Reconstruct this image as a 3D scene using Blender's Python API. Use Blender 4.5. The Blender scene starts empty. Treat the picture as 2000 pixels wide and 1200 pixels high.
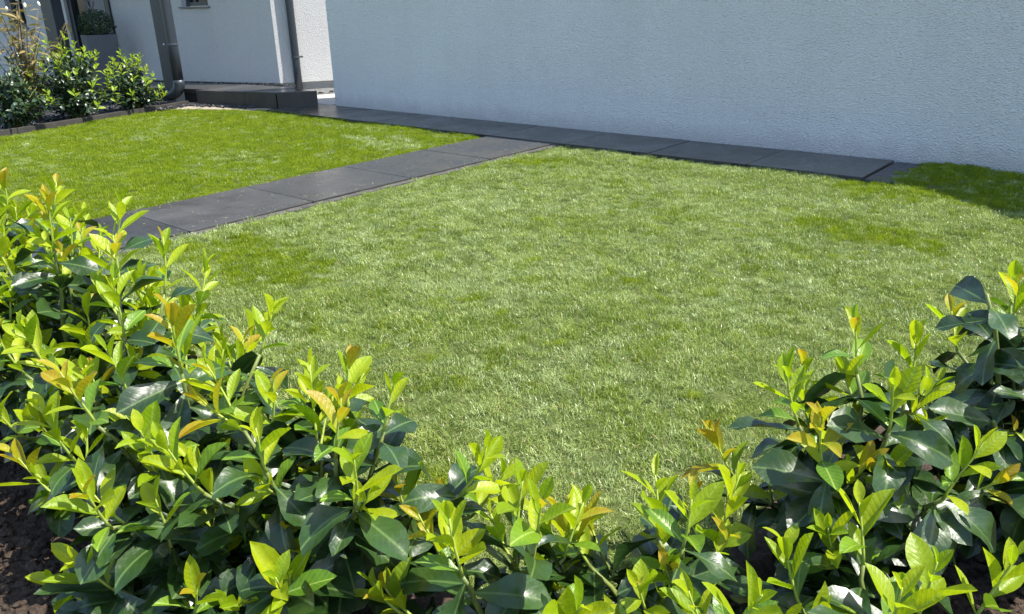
import bpy, bmesh, math, random
import numpy as np
from mathutils import Vector, Matrix, noise

S = bpy.context.scene
COL = S.collection
R = math.radians

# ------------------------------------------------------------------ camera
cd = bpy.data.cameras.new('camera'); cam = bpy.data.objects.new('camera', cd); COL.objects.link(cam)
cr = Vector((0.76643, 0.64193, -0.0243)).normalized(); cf = Vector((-0.606, 0.709, -0.3607)).normalized()
PIT, ROL, YAW = 0.369, -0.026, -0.708
cf = Vector((math.sin(YAW) * math.cos(PIT), math.cos(YAW) * math.cos(PIT), -math.sin(PIT)))
r0 = Vector((math.cos(YAW), -math.sin(YAW), 0)); u0 = r0.cross(cf)
cr = r0 * math.cos(ROL) + u0 * math.sin(ROL); cu = -r0 * math.sin(ROL) + u0 * math.cos(ROL)
m = Matrix((cr, cu, -cf)).transposed().to_4x4(); m.translation = Vector((8.381, -6.419, 1.2)); cam.matrix_world = m
cd.sensor_width = 36; cd.lens = 36 * 1563.8 / 2000; cd.clip_start = .05; cd.clip_end = 400
S.camera = cam

# ------------------------------------------------------------------ sky, sun, exposure
SUN_EL, SUN_PHI = 58, 30          # elevation, and azimuth measured from +x towards +y
sv = Vector((math.cos(R(SUN_PHI)) * math.cos(R(SUN_EL)), math.sin(R(SUN_PHI)) * math.cos(R(SUN_EL)), math.sin(R(SUN_EL))))
W = bpy.data.worlds.new('World'); S.world = W; W.use_nodes = True
nt = W.node_tree; bg = nt.nodes['Background']
sky = nt.nodes.new('ShaderNodeTexSky'); sky.sky_type = 'NISHITA'; sky.sun_disc = False
sky.sun_elevation = R(SUN_EL); sky.sun_rotation = R(90 - SUN_PHI)
sky.air_density = 1.0; sky.dust_density = 1.0; sky.ozone_density = 1.0
nt.links.new(sky.outputs[0], bg.inputs[0]); bg.inputs[1].default_value = .14
sd_ = bpy.data.lights.new('sun', 'SUN'); sun = bpy.data.objects.new('sun', sd_); COL.objects.link(sun)
sd_.energy = 4.3; sd_.angle = R(.55); sd_.color = (1, .95, .87)
sun.rotation_euler = (-sv).to_track_quat('-Z', 'Y').to_euler(); sun.location = (0, 0, 20)
vs = S.view_settings; vs.view_transform = 'Standard'; vs.look = 'None'; vs.exposure = 1.15; vs.gamma = 1; vs.use_curve_mapping = False

cy = S.cycles; cy.max_bounces = 4; cy.diffuse_bounces = 3; cy.glossy_bounces = 2; cy.transmission_bounces = 2; cy.transparent_max_bounces = 4

# ------------------------------------------------------------------ material helpers
def mat(name):
    mt = bpy.data.materials.new(name); mt.use_nodes = True
    n = mt.node_tree; b = n.nodes['Principled BSDF']
    return mt, n, b
def N(nt, kind, **kw):
    n = nt.nodes.new('ShaderNode' + kind)
    for k, v in kw.items():
        if k.startswith('i_'):
            key = k[2:]
            n.inputs[int(key) if key.isdigit() else key.replace('_', ' ')].default_value = v
        else: setattr(n, k, v)
    return n
def ramp(nt, fac, stops):
    r = N(nt, 'ValToRGB'); e = r.color_ramp.elements
    while len(e) < len(stops): e.new(.5)
    for a, (p, c) in zip(e, stops):
        a.position = p; a.color = c if len(c) == 4 else (*c, 1)
    nt.links.new(fac, r.inputs[0]); return r
def noise_t(nt, vec, scale, detail=3, rough=.5):
    n = N(nt, 'TexNoise', i_Scale=scale, i_Detail=detail, i_Roughness=rough)
    nt.links.new(vec, n.inputs['Vector']); return n
def mapping(nt, vec, scale):
    mp = N(nt, 'Mapping'); mp.inputs['Scale'].default_value = scale
    nt.links.new(vec, mp.inputs[0]); return mp.outputs[0]
def math_n(nt, op, a, b=None, c=None):
    n = N(nt, 'Math', operation=op)
    for i, v in enumerate((a, b, c)):
        if v is None: continue
        if isinstance(v, (int, float)): n.inputs[i].default_value = v
        else: nt.links.new(v, n.inputs[i])
    return n.outputs[0]
def mixc(nt, fac, a, b, blend='MIX'):
    n = N(nt, 'Mix', data_type='RGBA', blend_type=blend)
    for i, v in ((0, fac), (6, a), (7, b)):
        if isinstance(v, (int, float)): n.inputs[i].default_value = v
        elif isinstance(v, tuple): n.inputs[i].default_value = v if len(v) == 4 else (*v, 1)
        else: nt.links.new(v, n.inputs[i])
    return n.outputs[2]
def bump(nt, b, h, strength, dist):
    n = N(nt, 'Bump', i_Strength=strength, i_Distance=dist)
    nt.links.new(h, n.inputs['Height']); nt.links.new(n.outputs[0], b.inputs['Normal']); return n

def stucco(name, c1, c2, fs=1., bd=.026):
    mt, n, b = mat(name)
    g = N(n, 'NewGeometry').outputs['Position']
    a = noise_t(n, mapping(n, g, (48 * fs, 48 * fs, 85 * fs)), 1, 5, .68)
    v = N(n, 'TexVoronoi', i_Scale=1.0); n.links.new(mapping(n, g, (75 * fs, 75 * fs, 120 * fs)), v.inputs['Vector'])
    h = math_n(n, 'ADD', math_n(n, 'MULTIPLY', a.outputs[0], .8), math_n(n, 'MULTIPLY', v.outputs['Distance'], .45))
    bump(n, b, h, 1.0, bd)
    l = noise_t(n, mapping(n, g, (.9, .9, .5)), 1, 5, .6)
    col = ramp(n, l.outputs[0], [(.3, c1), (.7, c2)])
    st = noise_t(n, mapping(n, g, (9, 9, .7)), 1, 4, .6)
    stf = ramp(n, st.outputs[0], [(.45, (1, 1, 1)), (.8, (.97, .97, .965))])
    c = mixc(n, 1.0, col.outputs[0], stf.outputs[0], 'MULTIPLY')
    pit_shade = ramp(n, a.outputs[0], [(.32, (.76, .76, .76)), (.46, (1, 1, 1)), (.66, (1.06, 1.06, 1.06))])  # relief shading painted into the colour: hollows darker, high grain lighter
    c = mixc(n, 1.0, c, pit_shade.outputs[0], 'MULTIPLY')
    sz = N(n, 'SeparateXYZ'); n.links.new(g, sz.inputs[0])
    dn = noise_t(n, mapping(n, g, (7, 7, 5)), 1, 6, .7)
    df = N(n, 'MapRange'); df.inputs[1].default_value = .02; df.inputs[2].default_value = .16; df.inputs[3].default_value = 1; df.inputs[4].default_value = 0
    n.links.new(math_n(n, 'ADD', sz.outputs[2], math_n(n, 'MULTIPLY', math_n(n, 'SUBTRACT', dn.outputs[0], .5), .22)), df.inputs[0])
    c = mixc(n, math_n(n, 'MULTIPLY', df.outputs[0], .30), c, (.30, .27, .22))
    n.links.new(c, b.inputs['Base Color']); b.inputs['Roughness'].default_value = .92
    b.inputs['Specular IOR Level'].default_value = .2
    return mt
M_WALL = stucco('white_render', (.77, .77, .775), (.84, .84, .845))
M_HWALL = stucco('house_render', (.53, .53, .53), (.58, .58, .575), 1.3, .010)
M_PLINTH = stucco('plinth_render', (.50, .50, .50), (.58, .58, .57))

def plain(name, col, rough=.5, var=.12, scale=6, spec=.5, metal=0):
    mt, n, b = mat(name)
    g = N(n, 'TexCoord').outputs['Object']
    a = noise_t(n, g, scale, 5, .6)
    c1 = tuple(x * (1 - var) for x in col); c2 = tuple(x * (1 + var) for x in col)
    r = ramp(n, a.outputs[0], [(.3, c1), (.7, c2)]); n.links.new(r.outputs[0], b.inputs['Base Color'])
    rr = N(n, 'MapRange'); rr.inputs[3].default_value = rough - .07; rr.inputs[4].default_value = rough + .1
    n.links.new(a.outputs[0], rr.inputs[0]); n.links.new(rr.outputs[0], b.inputs['Roughness'])
    b.inputs['Specular IOR Level'].default_value = spec; b.inputs['Metallic'].default_value = metal
    return mt
M_ANTH = plain('anthracite_metal', (.025, .032, .042), .38, .1, 3)
M_ANTHL = plain('anthracite_light', (.055, .066, .082), .35, .1, 3)
M_DOOR = plain('grey_door', (.16, .17, .19), .45, .06, 2)
M_PLANT = plain('planter_grey', (.09, .10, .115), .6, .12, 5)
M_HEART = plain('rusty_heart', (.16, .15, .15), .6, .2, 20)
M_SILL = plain('sill_metal', (.14, .15, .16), .35, .1, 5)
M_SCREW = plain('zinc', (.6, .62, .65), .3, .1, 20, metal=.8)

def slab_mat():
    mt, n, b = mat('dark_slab')
    g = N(n, 'NewGeometry').outputs['Position']; oi = N(n, 'ObjectInfo').outputs['Random']
    a = noise_t(n, g, 2.3, 6, .65); f = noise_t(n, g, 160, 3, .6); m2 = noise_t(n, mapping(n, g, (14, 5, 5)), 1, 5, .6)
    c = ramp(n, a.outputs[0], [(.3, (.036, .034, .0305)), (.7, (.066, .062, .0555))]).outputs[0]
    sp = ramp(n, f.outputs[0], [(.5, (0, 0, 0)), (.78, (1, 1, 1))]).outputs[0]
    c = mixc(n, math_n(n, 'MULTIPLY', sp, .35), c, (.10, .10, .10))
    st = ramp(n, m2.outputs[0], [(.56, (0, 0, 0)), (.8, (1, 1, 1))]).outputs[0]
    c = mixc(n, math_n(n, 'MULTIPLY', st, .35), c, (.13, .125, .12))
    bri = math_n(n, 'ADD', math_n(n, 'MULTIPLY', oi, .6), .68)
    hs = N(n, 'HueSaturation'); n.links.new(bri, hs.inputs['Value']); n.links.new(c, hs.inputs['Color'])
    n.links.new(hs.outputs[0], b.inputs['Base Color'])
    rr = N(n, 'MapRange'); rr.inputs[1].default_value = .3; rr.inputs[2].default_value = .7
    rr.inputs[3].default_value = .16; rr.inputs[4].default_value = .44
    n.links.new(a.outputs[0], rr.inputs[0]); n.links.new(rr.outputs[0], b.inputs['Roughness'])
    bump(n, b, f.outputs[0], .12, .004)
    return mt
M_SLAB = slab_mat()
def kerb_mat():
    mt, n, b = mat('dark_kerb')
    g = N(n, 'NewGeometry').outputs['Position']
    a = noise_t(n, g, 5, 6, .65); st = noise_t(n, mapping(n, g, (60, 60, 4)), 1, 4, .6)
    c = ramp(n, a.outputs[0], [(.3, (.028, .025, .022)), (.7, (.052, .046, .041))]).outputs[0]
    s = ramp(n, st.outputs[0], [(.58, (0, 0, 0)), (.75, (1, 1, 1))]).outputs[0]
    c = mixc(n, math_n(n, 'MULTIPLY', s, .3), c, (.16, .15, .14))
    n.links.new(c, b.inputs['Base Color']); b.inputs['Roughness'].default_value = .6
    bump(n, b, a.outputs[0], .2, .01)
    return mt
M_KERB = kerb_mat()
M_CONC = plain('concrete_haunch', (.075, .072, .067), .9, .4, 25, .2)
M_SAND = plain('sand_strip', (.30, .26, .20), .95, .25, 30, .2)
M_JOINT = plain('joint_grit', (.03, .03, .03), .9, .3, 60, .2)
def stone_mat():
    mt, n, b = mat('basalt')
    g = N(n, 'NewGeometry'); a = noise_t(n, g.outputs['Position'], 40, 4, .6)
    rnd = g.outputs['Random Per Island']
    c = ramp(n, math_n(n, 'ADD', math_n(n, 'MULTIPLY', rnd, .6), math_n(n, 'MULTIPLY', a.outputs[0], .4)), [(.25, (.012, .013, .015)), (.65, (.03, .032, .036)), (.88, (.10, .105, .115))])
    n.links.new(c.outputs[0], b.inputs['Base Color']); b.inputs['Roughness'].default_value = .5
    return mt
M_STONE = stone_mat()
def soil_mat():
    mt, n, b = mat('soil')
    g = N(n, 'NewGeometry').outputs['Position']
    a = noise_t(n, g, 9, 8, .7); f = noise_t(n, g, 75, 5, .7)
    c = ramp(n, f.outputs[0], [(.3, (.034, .024, .017)), (.55, (.085, .061, .045)), (.8, (.19, .145, .11))]).outputs[0]
    c = mixc(n, math_n(n, 'MULTIPLY', a.outputs[0], .5), c, (.09, .066, .05))
    n.links.new(c, b.inputs['Base Color']); b.inputs['Roughness'].default_value = .95; b.inputs['Specular IOR Level'].default_value = .15
    bump(n, b, f.outputs[0], .9, .02)
    return mt
M_SOIL = soil_mat()
def glass_mat():
    mt, n, b = mat('window_glass')
    b.inputs['Base Color'].default_value = (.012, .014, .018, 1); b.inputs['Roughness'].default_value = .06
    a = noise_t(n, N(n, 'NewGeometry').outputs['Position'], 3, 2); bump(n, b, a.outputs[0], .03, .02)
    return mt
M_GLASS = glass_mat()

# leaf materials; leaf meshes are one unit long: x across, y along
def leaf_mat(name, ca, cb, rib, transl, rough, vein=.35, tcol=None, spots=False, coat=0., nrib=.012, world=False, vb=.22, tip=None):
    mt, n, b = mat(name)
    tc = N(n, 'TexCoord').outputs['Object']; oi = N(n, 'ObjectInfo').outputs['Random']
    if world:
        at = N(n, 'Attribute', attribute_name='leafuv'); tc = at.outputs['Vector']; oi = N(n, 'NewGeometry').outputs['Random Per Island']
    sx = N(n, 'SeparateXYZ'); n.links.new(tc, sx.inputs[0])
    ax = math_n(n, 'ABSOLUTE', sx.outputs[0])
    nz = noise_t(n, tc, 3.0, 3, .6)
    ph = math_n(n, 'ADD', math_n(n, 'MULTIPLY', math_n(n, 'SUBTRACT', sx.outputs[1], math_n(n, 'MULTIPLY', ax, 1.1)), 58.), math_n(n, 'MULTIPLY', nz.outputs[0], 4.))
    wv = math_n(n, 'POWER', math_n(n, 'ADD', math_n(n, 'MULTIPLY', math_n(n, 'SINE', ph), .5), .5), 5.)
    c = mixc(n, oi, ca, cb)
    nl = noise_t(n, tc, 2.2, 4, .6)
    if tip:
        tf = N(n, 'MapRange'); tf.inputs[1].default_value = .15; tf.inputs[2].default_value = .95
        n.links.new(math_n(n, 'ADD', sx.outputs[1], math_n(n, 'MULTIPLY', math_n(n, 'SUBTRACT', nl.outputs[0], .5), .9)), tf.inputs[0])
        c = mixc(n, tf.outputs[0], tip, c)
    c = mixc(n, ramp(n, nl.outputs[0], [(.35, (0, 0, 0)), (.7, (.55, .55, .55))]).outputs[0], c, tuple(x * .62 for x in ca))
    c = mixc(n, math_n(n, 'MULTIPLY', wv, vein), c, rib)
    ribf = ramp(n, ax, [(nrib * .6, (1, 1, 1)), (nrib * 1.6, (0, 0, 0))])
    c = mixc(n, math_n(n, 'MULTIPLY', ribf.outputs[0], .85), c, rib)
    if spots:
        v = N(n, 'TexVoronoi', i_Scale=16.); n.links.new(tc, v.inputs['Vector'])
        wn = N(n, 'TexWhiteNoise'); n.links.new(v.outputs['Position'], wn.inputs[0])
        wn.noise_dimensions = '4D'; n.links.new(oi, wn.inputs['W'])
        sp = math_n(n, 'MULTIPLY', math_n(n, 'LESS_THAN', v.outputs['Distance'], .2), math_n(n, 'GREATER_THAN', wn.outputs[0], .93))
        c = mixc(n, math_n(n, 'MULTIPLY', sp, .6), c, (.16, .14, .05))
    n.links.new(c, b.inputs['Base Color'])
    rr = math_n(n, 'ADD', math_n(n, 'MULTIPLY', nl.outputs[0], .22), rough - .1); n.links.new(rr, b.inputs['Roughness'])
    b.inputs['Coat Weight'].default_value = coat; b.inputs['Coat Roughness'].default_value = .27
    nb = noise_t(n, tc, 6, 2, .5)
    bp = bump(n, b, math_n(n, 'ADD', math_n(n, 'MULTIPLY', wv, -vb), nb.outputs[0]), .14, .02)
    tr = N(n, 'BsdfTranslucent'); tcc = mixc(n, 1.0, c, tcol or (1.25, 1.25, .7), 'MULTIPLY'); n.links.new(tcc, tr.inputs[0])
    n.links.new(bp.outputs[0], tr.inputs['Normal'])
    mx = N(n, 'MixShader', i_0=transl); n.links.new(b.outputs[0], mx.inputs[1]); n.links.new(tr.outputs[0], mx.inputs[2])
    n.links.new(mx.outputs[0], n.nodes['Material Output'].inputs[0])
    return mt
M_MAT = leaf_mat('laurel_mature', (.013, .036, .008), (.034, .080, .012), (.09, .15, .04), .09, .37, .07, spots=False, coat=.28, vb=.05)
M_YNG = leaf_mat('laurel_young', (.25, .39, .006), (.52, .58, .012), (.34, .48, .06), .50, .40, .14, spots=True)
M_MID = leaf_mat('laurel_halfgrown', (.085, .19, .012), (.18, .31, .012), (.28, .40, .07), .30, .36, .14)
M_BRZ = leaf_mat('laurel_bronze', (.52, .43, .016), (.44, .23, .02), (.42, .42, .06), .50, .42, .14, spots=True, tip=(.38, .44, .012))
M_MATW = leaf_mat('laurel_mature_far', (.012, .032, .014), (.03, .065, .022), (.10, .15, .06), .12, .30, .1, coat=.4, world=True)
M_YNGW = leaf_mat('laurel_young_far', (.22, .38, .015), (.42, .48, .03), (.30, .44, .05), .42, .40, .2, world=True)
M_OLIVE = leaf_mat('olive_leaf', (.16, .15, .035), (.34, .24, .09), (.3, .26, .1), .35, .55, .2, world=True)
M_BOX = leaf_mat('box_leaf', (.012, .035, .012), (.03, .075, .02), (.05, .1, .03), .15, .4, .1, world=True)
M_BUD = plain('white_bud', (.75, .74, .68), .6, .1, 30)
def stem_mat(name, ca, cb):
    mt, n, b = mat(name)
    a = noise_t(n, mapping(n, N(n, 'NewGeometry').outputs['Position'], (60, 60, 20)), 1, 4)
    r = ramp(n, a.outputs[0], [(.3, ca), (.7, cb)]); n.links.new(r.outputs[0], b.inputs['Base Color'])
    b.inputs['Roughness'].default_value = .5
    return mt
M_STEM = stem_mat('green_stem', (.10, .13, .03), (.20, .24, .05))
M_SHOOT = stem_mat('young_stem', (.26, .36, .05), (.36, .42, .08))
M_BARK = stem_mat('brown_bark', (.06, .045, .03), (.13, .10, .07))

def grass_mat(name, ca, cb, transl, rough, spec):
    mt, n, b = mat(name)
    oi = N(n, 'ObjectInfo').outputs['Random']; ri = N(n, 'NewGeometry').outputs['Random Per Island']
    f = math_n(n, 'ADD', math_n(n, 'MULTIPLY', oi, .45), math_n(n, 'MULTIPLY', ri, .55))
    c = mixc(n, f, ca, cb); n.links.new(c, b.inputs['Base Color'])
    b.inputs['Roughness'].default_value = rough; b.inputs['Specular IOR Level'].default_value = spec
    tr = N(n, 'BsdfTranslucent'); n.links.new(mixc(n, 1.0, c, (1.2, 1.2, .6), 'MULTIPLY'), tr.inputs[0])
    mx = N(n, 'MixShader', i_0=transl); n.links.new(b.outputs[0], mx.inputs[1]); n.links.new(tr.outputs[0], mx.inputs[2])
    n.links.new(mx.outputs[0], n.nodes['Material Output'].inputs[0])
    return mt
M_GRN = grass_mat('grass_green', (.072, .140, .002), (.315, .395, .005), .40, .42, .35)
M_PAL = grass_mat('grass_pale', (.060, .118, .014), (.45, .54, .165), .30, .34, .5)  # sheen of leaning blades partly painted in, here and in grass_silver
M_PAL2 = grass_mat('grass_silver', (.12, .19, .05), (.52, .61, .26), .25, .34, .55)
M_MDG = grass_mat('grass_mid', (.052, .110, .007), (.36, .455, .08), .32, .36, .45)
M_DRY = grass_mat('grass_straw', (.40, .34, .15), (.50, .45, .24), .2, .5, .4)
def turf_mat():
    mt, n, b = mat('turf_base')
    g = N(n, 'NewGeometry').outputs['Position']; a = noise_t(n, g, 30, 6, .7)
    r = ramp(n, a.outputs[0], [(.3, (.045, .065, .010)), (.7, (.12, .155, .03))]); n.links.new(r.outputs[0], b.inputs['Base Color'])
    b.inputs['Roughness'].default_value = .95; bump(n, b, a.outputs[0], .8, .03)
    return mt
M_TURF = turf_mat()

# ------------------------------------------------------------------ object helpers
def link(name, me, material=None, parent=None):
    o = bpy.data.objects.new(name, me); COL.objects.link(o)
    if material is not None and me is not None and not me.materials: me.materials.append(material)
    if parent is not None: o.parent = parent
    return o
def tag(o, label=None, cat=None, group=None, kind=None):
    if label: o['label'] = label
    if cat: o['category'] = cat
    if group: o['group'] = group
    if kind: o['kind'] = kind
    return o
def empty(name, loc=(0, 0, 0)):
    o = bpy.data.objects.new(name, None); o.location = loc; o.empty_display_size = .1; COL.objects.link(o); return o
def mesh_bm(name, bm, smooth=False):
    me = bpy.data.meshes.new(name); bmesh.ops.recalc_face_normals(bm, faces=bm.faces); bm.to_mesh(me); bm.free()
    if smooth: me.polygons.foreach_set('use_smooth', [True] * len(me.polygons))
    return me
def prism(poly, z0, z1, bevel=0., tf=None):
    """closed prism over a plan polygon; tf maps plan coordinates to world"""
    bm = bmesh.new()
    f = (lambda p: p) if tf is None else tf
    lo = [bm.verts.new((*f(p), z0)) for p in poly]; hi = [bm.verts.new((*f(p), z1)) for p in poly]
    bm.faces.new(lo[::-1]); bm.faces.new(hi)
    k = len(poly)
    for i in range(k): bm.faces.new((lo[i], lo[(i + 1) % k], hi[(i + 1) % k], hi[i]))
    if bevel:
        bmesh.ops.bevel(bm, geom=list(bm.edges), offset=bevel, segments=2, affect='EDGES', profile=.6)
    return bm
def rect(a, b, c, d): return [(a, c), (b, c), (b, d), (a, d)]
def tube(bm, pts, radii, seg=8, cap=True):
    rings = []
    n = len(pts)
    prev = None
    for i, p in enumerate(pts):
        p = Vector(p)
        t = (Vector(pts[min(i + 1, n - 1)]) - Vector(pts[max(i - 1, 0)])).normalized()
        if prev is None: a = t.orthogonal().normalized()
        else:
            a = prev - t * prev.dot(t)
            a = a.normalized() if a.length > 1e-6 else t.orthogonal().normalized()
        prev = a; b = t.cross(a)
        rings.append([bm.verts.new(p + (a * math.cos(6.28318 * k / seg) + b * math.sin(6.28318 * k / seg)) * radii[i]) for k in range(seg)])
    for i in range(n - 1):
        for k in range(seg):
            bm.faces.new((rings[i][k], rings[i][(k + 1) % seg], rings[i + 1][(k + 1) % seg], rings[i + 1][k]))
    if cap:
        bm.faces.new(rings[0][::-1]); bm.faces.new(rings[-1])
    return bm

# ------------------------------------------------------------------ terrain
def lawn_z(x, y):
    z = -.030 + .018 * noise.noise(Vector((x * 1.1, y * 1.1, 0))) + .008 * noise.noise(Vector((x * 3.1, y * 3.1, 5)))
    if x > 6.75 and y > -1.4:                      # low swell where the lawn meets the wall past the last slab
        t = min(1, (x - 6.75) / .35) * min(1, (y + 1.4) / .8)
        z += t * (.035 - .075 * max(0, x - 7.2))
    return z
bm = bmesh.new()
v = [bm.verts.new(p) for p in ((-150, -150, -.16), (150, -150, -.16), (150, 150, -.16), (-150, 150, -.16))]; bm.faces.new(v)
tag(link('ground', mesh_bm('ground', bm), M_TURF), kind='structure')

def inside(poly, x, y):
    c = False; j = len(poly) - 1
    for i in range(len(poly)):
        xi, yi = poly[i]; xj, yj = poly[j]
        if (yi > y) != (yj > y) and x < (xj - xi) * (y - yi) / (yj - yi) + xi: c = not c
        j = i
    return c
def sheet(name, poly, zf, material, step, kind='structure'):
    xs = [p[0] for p in poly]; ys = [p[1] for p in poly]
    nx = int((max(xs) - min(xs)) / step) + 1; ny = int((max(ys) - min(ys)) / step) + 1
    bm = bmesh.new(); vs_ = {}
    def gv(i, j):
        if (i, j) not in vs_:
            x = min(xs) + i * step; y = min(ys) + j * step
            vs_[i, j] = bm.verts.new((x, y, zf(x, y)))
        return vs_[i, j]
    for i in range(nx):
        for j in range(ny):
            if inside(poly, min(xs) + (i + .5) * step, min(ys) + (j + .5) * step):
                bm.faces.new((gv(i, j), gv(i + 1, j), gv(i + 1, j + 1), gv(i, j + 1)))
    o = link(name, mesh_bm(name, bm, True), material); tag(o, kind=kind); return o

XL, XR = 3.30, 4.07                 # slab edges of the cross path
WP = .73                            # depth of the path along the wall
# bed edging line (house frame, see below) gives the far left limit of the left lawn
HC = Vector((-1.43, .25)); HU = Vector((math.cos(R(195)), math.sin(R(195)))); HN = Vector((.2588, -.9659))
def H(p): w = HC + HU * p[0] + HN * p[1]; return (w.x, w.y)
lawnL = [(XL - .035, -WP - .05), (-.42, -WP + .06), H((-.62, 1.22)), H((.1, 1.26)), H((.55, 1.38)), H((.70, 1.6)), H((.70, 5.2)), (XL - .035, -5.25)]
lawnR = [(XR + .055, -WP - .03), (6.78, -WP - .02), (6.9, -.02), (9.2, -.02), (9.2, -3.2), (8.1, -3.75), (7.78, -4.25), (7.80, -5.20), (7.55, -5.48), (6.95, -5.48), (6.2, -5.34), (4.2, -5.28), (XR + .055, -5.25)]
sheet('lawn_soil', lawnL, lawn_z, M_TURF, .08)
sheet('lawn_soil', lawnR, lawn_z, M_TURF, .08)

# planting bed soil (hedge bed, L shaped, plus the ground on the near side of it)
def soil_z(x, y):
    return -.012 + .030 * noise.noise(Vector((x * 4, y * 4, 1))) + .016 * noise.noise(Vector((x * 13, y * 13, 2))) + .015 * noise.noise(Vector((x * 34, y * 34, 3)))
bed = [(2.5, -5.22), (6.2, -5.28), (6.95, -5.44), (7.54, -5.44), (7.77, -5.16), (7.74, -4.22), (8.10, -3.70), (9.6, -3.1), (9.6, -7.4), (2.5, -7.4)]
sheet('hedge_bed', bed, soil_z, M_SOIL, .022)
rnd = random.Random(5)
def rocks(name, spots, material, parent=None):
    """low poly stones joined into one mesh: spots = (x, y, z, size)"""
    vv = []; ff = []
    base = bmesh.new(); bmesh.ops.create_icosphere(base, subdivisions=1, radius=1)
    bv = [tuple(q.co) for q in base.verts]; bf = [[w.index for w in f.verts] for f in base.faces]; base.free()
    for (x, y, z, s) in spots:
        o = len(vv); rot = Matrix.Rotation(rnd.random() * 6.3, 3, 'Z') @ Matrix.Rotation(rnd.random() * 6.3, 3, 'X')
        sc = Vector((s * rnd.uniform(.7, 1.2), s * rnd.uniform(.6, 1), s * rnd.uniform(.4, .75)))
        for q in bv:
            w = rot @ (Vector(q) * rnd.uniform(.75, 1.15)); vv.append((x + w.x * sc.x, y + w.y * sc.y, z + w.z * sc.z))
        ff += [[o + i for i in f] for f in bf]
    me = bpy.data.meshes.new(name); me.from_pydata(vv, [], ff)
    o = link(name, me, material, parent); return o
spots = []
for q_ in range(17000):
    x = rnd.uniform(5.0, 9.0); y = rnd.uniform(-6.5, -3.4)
    if q_ > 5000: x, y = (rnd.uniform(5.5, 7.4), rnd.uniform(-6.35, -5.6)) if q_ % 4 else (rnd.uniform(8.0, 8.8), rnd.uniform(-5.3, -4.2))
    if not inside(bed, x, y): continue
    if x < 7.6 and y > -5.5: continue
    s = .003 + .012 * rnd.random() ** 3 * rnd.uniform(.6, 1.6)
    spots.append((x, y, soil_z(x, y) + s * .2, s))
for _ in range(260):
    x = rnd.uniform(5.4, 8.9); y = rnd.uniform(-6.4, -3.6)
    if inside(bed, x, y): s = rnd.uniform(.008, .02); spots.append((x, y, soil_z(x, y) + s * .1, s))
tag(rocks('soil_crumbs', spots, M_SOIL), 'loose brown soil crumbs on the planting bed under the hedge', 'soil', kind='stuff')

# ------------------------------------------------------------------ grass
tuft_col = bpy.data.collections.new('grass_tufts')
NT = 6
def tuft(name, pale, seed):
    r = random.Random(seed); vv = []; ff = []; mi = []
    for k in range(165):
        a = r.random() * 6.283; d = .049 * math.sqrt(r.random()); bx, by = d * math.cos(a), d * math.sin(a)
        h = r.uniform(.013, .028); w = r.uniform(.0006, .0011)
        az = r.random() * 6.283; lean = r.uniform(.1, .8) if not pale else r.uniform(.2, 1.0)
        dx, dy = math.cos(az), math.sin(az); px, py = -dy, dx
        if r.random() < .6: tw = r.uniform(-1, 1); px, py = px * math.cos(tw) - py * math.sin(tw), px * math.sin(tw) + py * math.cos(tw)
        o = len(vv); pts = []
        for t, wf in ((0, .8), (.55, 1), (1, 0)):
            ang = lean * (.35 + .9 * t)
            pts.append((bx + dx * h * t * math.sin(ang), by + dy * h * t * math.sin(ang), h * t * math.cos(ang), wf))
        for (x, y, z, wf) in pts[:2]:
            vv += [(x - px * w * wf, y - py * w * wf, z), (x + px * w * wf, y + py * w * wf, z)]
        vv.append(pts[2][:3])
        ff += [(o, o + 1, o + 3, o + 2), (o + 2, o + 3, o + 4)]
        dry = 1 if r.random() < (.03 if pale else .010) else 0
        mi += [dry] * 2
    me = bpy.data.meshes.new(name); me.from_pydata(vv, [], ff)
    me.materials.append((M_GRN, M_PAL, M_PAL2, M_MDG)[pale]); me.materials.append(M_DRY)
    me.polygons.foreach_set('material_index', mi)
    o = bpy.data.objects.new(name, me); tuft_col.objects.link(o); return o
for i in range(NT): tuft('tuft_a%02d' % i, 0, 100 + i)
for i in range(NT): tuft('tuft_b%02d' % i, 1, 200 + i)
for i in range(NT): tuft('tuft_c%02d' % i, 2, 300 + i)
for i in range(NT): tuft('tuft_d%02d' % i, 3, 400 + i)

def grass_tree():
    g = bpy.data.node_groups.new('grass_scatter', 'GeometryNodeTree')
    g.interface.new_socket('Geometry', in_out='INPUT', socket_type='NodeSocketGeometry')
    g.interface.new_socket('Geometry', in_out='OUTPUT', socket_type='NodeSocketGeometry')
    i = g.nodes.new('NodeGroupInput'); o = g.nodes.new('NodeGroupOutput')
    ci = g.nodes.new('GeometryNodeCollectionInfo'); ci.inputs['Collection'].default_value = tuft_col
    ci.inputs['Separate Children'].default_value = True; ci.inputs['Reset Children'].default_value = True
    ip = g.nodes.new('GeometryNodeInstanceOnPoints'); ip.inputs['Pick Instance'].default_value = True
    def attr(nm, t):
        a = g.nodes.new('GeometryNodeInputNamedAttribute'); a.data_type = t; a.inputs['Name'].default_value = nm
        return a.outputs['Attribute']
    L = g.links.new
    L(i.outputs[0], ip.inputs['Points']); L(ci.outputs[0], ip.inputs['Instance'])
    L(attr('idx', 'INT'), ip.inputs['Instance Index'])
    er = g.nodes.new('FunctionNodeEulerToRotation'); L(attr('rot', 'FLOAT_VECTOR'), er.inputs[0]); L(er.outputs[0], ip.inputs['Rotation'])
    L(attr('scl', 'FLOAT'), ip.inputs['Scale']); L(ip.outputs[0], o.inputs[0])
    return g
GT = grass_tree()
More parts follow.
